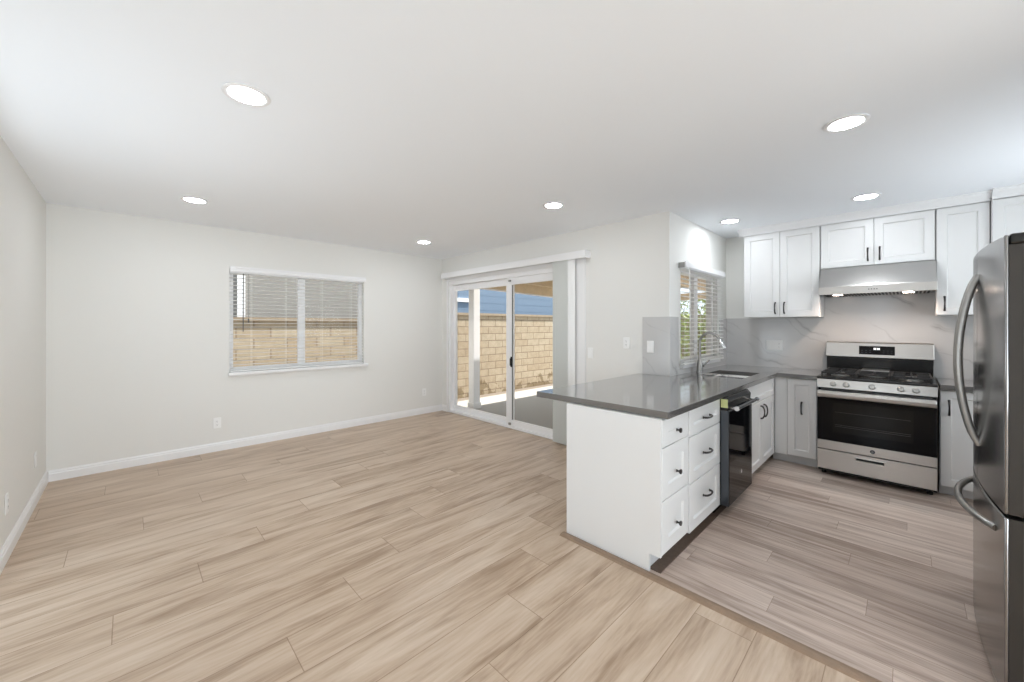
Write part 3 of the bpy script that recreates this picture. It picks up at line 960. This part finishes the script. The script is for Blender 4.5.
# ------------------------------------------------------------------ range hood
hdn = thing('range_hood', 'slanted stainless steel range hood under the short wall cabinet', 'range hood', (Xk - 0.0115, 0.612, 1.69), -PI / 2)
HW = 0.79
hp = [(0.0, 0.268), (-0.325, 0.268), (-0.46, 0.085), (-0.468, 0.072), (-0.468, 0.0), (-0.44, 0.0), (-0.44, 0.012), (-0.02, 0.012), (-0.02, 0.0), (0, 0)]
obj('hood_shell', prism(B(), hp, 'X', 0.0, HW), M_STEEL, hdn, bevel=0.002)
obj('filter_tray', bx(0.012, -0.435, 0.004, HW - 0.012, -0.025, 0.0115), M_NICKEL, hdn)
fl = B()
for i in range(30):
    x = 0.03 + i * 0.0245
    box(fl, x, -0.42, -0.003, x + 0.012, -0.10, 0.0035)
obj('baffle_filter', fl, M_SLOT, hdn)
for x in (0.14, HW - 0.17):
    obj('hood_lamp', lathe(B(), [(0.036, 0), (0.036, 0.004), (0, 0.004)], (x, -0.405, -0.0065)), M_HLAMP, hdn)
bt = B()
for i in range(4):
    lathe(bt, [(0.005, 0), (0.005, 0.003), (0, 0.003)], (HW / 2 - 0.03 + i * 0.018, -0.468, 0.036), (0, -1, 0), 12)
obj('hood_buttons', bt, M_SLOT, hdn)
for x in (0.14, HW - 0.17):
    ld = bpy.data.lights.new('hood_lamp_light', 'SPOT')
    ld.energy = 9
    ld.color = (1.0, 0.78, 0.64)
    ld.spot_size = math.radians(150)
    ld.spot_blend = 0.8
    ld.shadow_soft_size = 0.03
    lo = bpy.data.objects.new('hood_lamp_light', ld)
    COL.objects.link(lo)
    lo.parent = hdn
    lo.location = (x, -0.395, -0.012)

# ------------------------------------------------------------------ refrigerator (front faces +Y)
FX0, FW, FY = 2.262, 0.91, -0.2475
fr = thing('refrigerator', 'tall stainless steel french-door refrigerator with bowed handles', 'refrigerator', (FX0 + FW, FY, 0), PI)
# local: x 0..FW runs from far to near, front is -y
obj('fridge_case', bx(0.004, 0.045, 0.03, FW - 0.004, 0.86, 1.682), M_CASE, fr, bevel=0.004)
obj('base_grille', bx(0.01, 0.06, 0.0, FW - 0.01, 0.80, 0.0295), M_BLACK, fr)


def bowed(x0, x1, z0, z1):
    """door with a front that bulges towards the middle of the whole fridge"""
    n = 16
    pts = []
    for i in range(n + 1):
        x = x0 + (x1 - x0) * i / n
        s = x / FW * 2 - 1
        y = -0.027 * (1 - s * s)
        pts.append((x, y))
    return prism(B(), pts + [(x1, 0.010), (x0, 0.010)], 'Z', z0, z1)


DL = obj('door', bowed(0.0, FW / 2 - 0.003, 0.705, 1.717), M_STEELV, fr, smooth=True, bevel=0.004)
DR = obj('door', bowed(FW / 2 + 0.003, FW, 0.705, 1.717), M_STEELV, fr, smooth=True, bevel=0.004)
FZ = obj('freezer_drawer', bowed(0.0, FW, 0.036, 0.692), M_STEELV, fr, smooth=True, bevel=0.004)


for D, x0, x1, z0, z1 in ((DL, 0.002, FW / 2 - 0.005, 0.706, 1.681), (DR, FW / 2 + 0.005, FW - 0.002, 0.706, 1.681), (FZ, 0.002, FW - 0.002, 0.038, 0.690)):
    obj('door_liner', bx(x0, 0.0105, z0, x1, 0.043, z1), M_CASE, D)


def bow_path(a0, a1, base, out, n=20):
    r = []
    for i in range(n + 1):
        s = i / n
        k = math.sin(PI * s) ** 0.7
        r.append((a0 + (a1 - a0) * s, base - out * k))
    return r


for D, x in ((DL, FW / 2 - 0.045), (DR, FW / 2 + 0.045)):
    hb = tube(B(), [(x, y, z) for z, y in bow_path(0.862, 1.612, -0.024, 0.060)], 0.0125, 12)
    obj('handle', hb, M_NICKEL, D, smooth=True)
hb = tube(B(), [(x, y - 0.027 * (1 - (x / FW * 2 - 1) ** 2) * 0.9, 0.612) for x, y in bow_path(0.11, FW - 0.11, 0.004, 0.062)], 0.0135, 12)
obj('handle', hb, M_NICKEL, FZ, smooth=True)
for x0, x1 in ((FW - 0.16, FW - 0.003), (0.003, 0.16)):
    obj('hinge_cover', bx(x0, 0.0125, 1.6825, x1, 0.17, 1.722), M_BLACK, fr, bevel=0.008)

# ------------------------------------------------------------------ recessed lights
lights = [(0.395, 2.188, 'recessed ceiling light nearest the left wall, largest in view'),
          (0.405, 4.336, 'small recessed ceiling light by the back wall, left of the window'),
          (2.735, 4.415, 'recessed ceiling light in the far corner by the sliding door'),
          (2.735, 2.245, 'recessed ceiling light between the sliding door and the peninsula'),
          (2.748, 0.230, 'large recessed ceiling light over the open kitchen floor'),
          (4.434, 0.244, 'recessed ceiling light in front of the range hood cabinets'),
          (4.461, 1.295, 'small recessed ceiling light above the kitchen sink')]
for x, y, l in lights:
    t_ = thing('recessed_light', l, 'ceiling light', (x, y, Hc), 0, 'recessed ceiling lights')
    obj('trim_ring', lathe(B(), [(0.070, -0.001), (0.095, -0.001), (0.097, -0.004), (0.092, -0.0075), (0.076, -0.0075), (0.070, -0.003)], n=40), M_TRIM, t_, smooth=True)
    obj('lens', lathe(B(), [(0.0, -0.0055), (0.066, -0.0055), (0.0735, -0.0045), (0.0735, -0.002), (0.0, -0.002)], n=40), M_LENS, t_)

# ------------------------------------------------------------------ outlets and switches


def plate(name, label, cat, loc, rz, gangs=(('outlet',)), group='wall plates'):
    t_ = thing(name, label, cat, loc, rz, group)
    n = len(gangs)
    w_ = 0.070 + 0.046 * (n - 1)
    obj('cover_plate', bx(-w_ / 2, -0.006, -0.058, w_ / 2, -0.0005, 0.058), M_PLATE, t_, bevel=0.0025)
    for i, g in enumerate(gangs):
        cx = (i - (n - 1) / 2) * 0.046
        if g == 'outlet':
            f = obj('receptacle', bx(cx - 0.0165, -0.008, -0.034, cx + 0.0165, -0.0062, 0.034), M_PLATE, t_, bevel=0.001)
            for z in (-0.019, 0.019):
                s = B()
                for dx in (-0.006, 0.006):
                    box(s, cx + dx - 0.001, -0.0086, z - 0.002, cx + dx + 0.001, -0.0081, z + 0.006)
                lathe(s, [(0.0025, 0), (0.0025, 0.0005), (0, 0.0005)], (cx, -0.0081, z - 0.009), (0, -1, 0), 10)
                obj('socket', s, M_SLOT, f)
        elif g == 'switch':
            f = obj('rocker', prism(B(), [(-0.0062, -0.033), (-0.010, -0.033), (-0.008, 0.0), (-0.0075, 0.033), (-0.0062, 0.033)], 'X', cx - 0.0165, cx + 0.0165), M_PLATE, t_)
        else:
            obj('screw', lathe(B(), [(0.003, 0), (0.003, 0.001), (0, 0.001)], (cx, -0.0061, 0.03), (0, -1, 0), 10), M_NICKEL, t_)
    return t_


plate('wall_outlet', 'white outlet low on the back wall, below and left of the window', 'outlet', (0.692, Yb, 0.312), 0)
plate('wall_outlet', 'white outlet low on the back wall near the sliding door corner', 'outlet', (3.323, Yb, 0.34), 0)
# left wall faces +X: local front -y must point to +X -> rz = +90
plate('wall_outlet', 'outlet low on the left wall, nearer the camera', 'outlet', (Xl, 3.79, 0.32), PI / 2)
plate('wall_plate', 'small blank plate low on the left wall close to the corner', 'plate', (Xl, 4.795, 0.34), PI / 2, ('blank',))
plate('light_switch', 'light switch on the wall just right of the vertical blind', 'switch', (Xs, 2.478, 1.085), -PI / 2, ('switch',))
plate('wall_outlet', 'outlet on the painted wall between the vertical blind and the marble', 'outlet', (Xs, 2.038, 1.21), -PI / 2)
plate('wall_outlet', 'outlet set in the small marble square beside the peninsula', 'outlet', (Xs - 0.011, 1.773, 1.182), -PI / 2, ('switch',))
plate('light_switch', 'wide white three-gang plate on the marble left of the range', 'switch', (Xk - 0.011, 1.075, 1.166), -PI / 2, ('switch', 'switch', 'outlet'))

# ------------------------------------------------------------------ outdoors
struct(obj('ground', bx(-8, Yf - 6, -0.40, 22, 16, -0.20), M_DIRT))
struct(obj('patio_floor', bx(Xs + T + 0.002, Yk + T + 0.002, -0.199, 9.0, 5.98, -0.05), M_CONC))
struct(obj('side_yard_path', bx(-4, Yb + T + 0.03, -0.199, Xs + T, 6.20, -0.07), M_CONC))
struct(obj('planter_soil', bx(Xs + T + 0.002, 5.99, -0.199, 16.0, 6.34, -0.08), M_DIRT))
bw = cells([-4, 3.8, 16], [-0.199, 1.455, 1.606], lambda u, v: u > 3.8 or v < 1.455, 6.35, 6.50, 'Y')
bw = struct(obj('garden_wall', bw, M_BLOCK))
cpm = B()
for x0, x1, z in ((-4, 3.78, 1.4555), (3.80, 16, 1.6065)):
    box(cpm, x0, 6.325, z, x1, 6.525, z + 0.05)
M_CAP = mat('cap_block', (0.36, 0.29, 0.21), 0.9, var=0.25, bscale=9)
obj('wall_cap', cpm, M_CAP, bw)

pc = thing('patio_cover', 'tan lumber patio cover with open rafters outside the sliding door', 'patio cover', (Xs + T + 0.02, 1.75, -0.05))
# local x: away from house, y along house
zz = lambda x: 2.265 - 0.026 * x
ed = prism(B(), [(0.10, zz(0.10) - 0.20), (3.75, zz(3.75) - 0.20), (3.75, zz(3.75)), (0.10, zz(0.10))], 'Y', 3.10, 3.15)
obj('edge_rafter', ed, M_BEAM, pc)
obj('drip_edge', prism(B(), [(0.10, zz(0.10) - 0.218), (3.75, zz(3.75) - 0.218), (3.75, zz(3.75) - 0.2005), (0.10, zz(0.10) - 0.2005)], 'Y', 3.095, 3.155), M_TRIM, pc)
for i in range(5):
    y = 0.10 + 0.61 * i
    obj('rafter', prism(B(), [(0.02, zz(0.02) - 0.13), (3.70, zz(3.70) - 0.13), (3.70, zz(3.70)), (0.02, zz(0.02))], 'Y', y, y + 0.045), M_BEAM, pc)
obj('roof_deck', prism(B(), [(0.0, zz(0.0) + 0.001), (3.8, zz(3.8) + 0.001), (3.8, zz(3.8) + 0.03), (0, zz(0) + 0.03)], 'Y', 0.0, 3.2), M_DECK, pc)
obj('outer_beam', bx(3.55, 0.05, 1.92, 3.64, 3.09, zz(3.6) - 0.132), M_BEAM, pc)
obj('post', bx(3.55, 3.00, 0.0005, 3.64, 3.09, 1.9195), M_TRIM, pc, bevel=0.006)
pp = thing('patio_post', 'white square post standing on the sunlit patio outside the left door pane', 'post', (4.30, 5.31, -0.0495))
obj('shaft', bx(-0.07, -0.07, 0.0, 0.07, 0.07, 2.389), M_TRIM, pp, bevel=0.006)
obj('post_base', bx(-0.085, -0.085, 0.0, 0.085, 0.085, 0.10), M_TRIM, pp, bevel=0.006)
struct(obj('sun_block_eave', bx(Xs + T + 0.001, 2.0, 2.34, 4.46, 6.1, 2.42), M_TRIM))  # unseen eave added to block sun through the upper door glass

nh = thing('neighbor_house', 'blue-sided neighboring house rising behind the block garden wall', 'house', (4.6, 8.0, -0.2))
sd_ = B()
z = 0.0
while z < 4.4:
    prism(sd_, [(0.0, z), (-0.003, z), (-0.001, z + 0.2), (0.0, z + 0.2)], 'X', 0.0, 11.0)
    z += 0.2
obj('siding', sd_, M_BLUE, nh)
obj('house_wall', bx(0, 0.001, 0, 11, 3, 4.4), M_BLUE, nh)
obj('corner_board', bx(-0.02, -0.03, 0, 0.12, -0.013, 4.4), M_TRIM, nh)
obj('trim_board', bx(0.12, -0.035, 2.20, 1.75, -0.013, 2.30), M_TRIM, nh)
nh = thing('neighbor_house', 'grey stucco neighboring house seen through the blind in the back wall', 'house', (-3.0, 8.0, -0.2))
obj('house_wall', bx(0, 0.0, 0, 6.9, 3, 4.2), M_GREY, nh)
obj('corner_board', bx(4.306, -0.03, 0, 4.42, -0.001, 4.2), M_TRIM, nh)
obj('roof_edge', bx(-0.3, -0.3, 4.201, 7.2, 3.3, 4.4), M_DECK, nh)


def shrub(x, y, h, r, n, label):
    t_ = thing('garden_shrub', label, 'shrub', (x, y, -0.2), 0, 'shrubs beyond the kitchen window')
    st = B()
    for k in range(7):
        a = k * 2.4
        tube(st, [(0.03 * math.cos(a), 0.03 * math.sin(a), 0), (0.25 * r * math.cos(a), 0.25 * r * math.sin(a), h * 0.4), (0.7 * r * math.cos(a), 0.7 * r * math.sin(a), h * 0.8)], [0.02, 0.014, 0.005], 6)
    obj('stems', st, M_STEM, t_)
    lf = B()
    for _ in range(n):
        while True:
            p = Vector((random.uniform(-1, 1), random.uniform(-1, 1), random.uniform(-1, 1)))
            if 0.25 < p.length < 1:
                break
        c = Vector((p.x * r, p.y * r, h * 0.58 + p.z * h * 0.42))
        dv = Vector((random.gauss(0, 1), random.gauss(0, 1), random.gauss(0.4, 0.8))).normalized()
        sv = dv.orthogonal().normalized()
        sv = Matrix.Rotation(random.uniform(0, 6.28), 3, dv) @ sv
        nv = dv.cross(sv)
        L, W = random.uniform(0.08, 0.17), random.uniform(0.02, 0.04)
        v = [lf.verts.new(c + dv * a * L + sv * b * W + nv * e_) for a, b, e_ in ((0, 0, 0), (0.4, 1, 0.006), (1, 0, -0.01), (0.4, -1, 0.006), (0.45, 0, -0.004))]
        lf.faces.new((v[0], v[1], v[4]))
        lf.faces.new((v[1], v[2], v[4]))
        lf.faces.new((v[2], v[3], v[4]))
        lf.faces.new((v[3], v[0], v[4]))
    me = bpy.data.meshes.new('foliage')
    lf.to_mesh(me)
    lf.free()
    me.materials.append(M_LEAF)
    o = bpy.data.objects.new('foliage', me)
    COL.objects.link(o)
    o.parent = t_


shrub(9.3, 3.05, 2.35, 0.62, 1100, 'tall sunlit green shrub seen left of the kitchen window mullion')
shrub(10.3, 4.6, 2.6, 0.75, 1000, 'leafy green shrub seen low through the left of the kitchen blind')
shrub(11.4, 3.2, 3.0, 0.75, 1000, 'bushy green shrub showing through the middle of the kitchen blind')
shrub(9.8, 1.45, 2.2, 0.6, 800, 'small green shrub showing through the right side of the kitchen blind')
struct(obj('garden_fence', bx(13.2, -6, -0.199, 13.3, 6.33, 1.75), M_CAP))
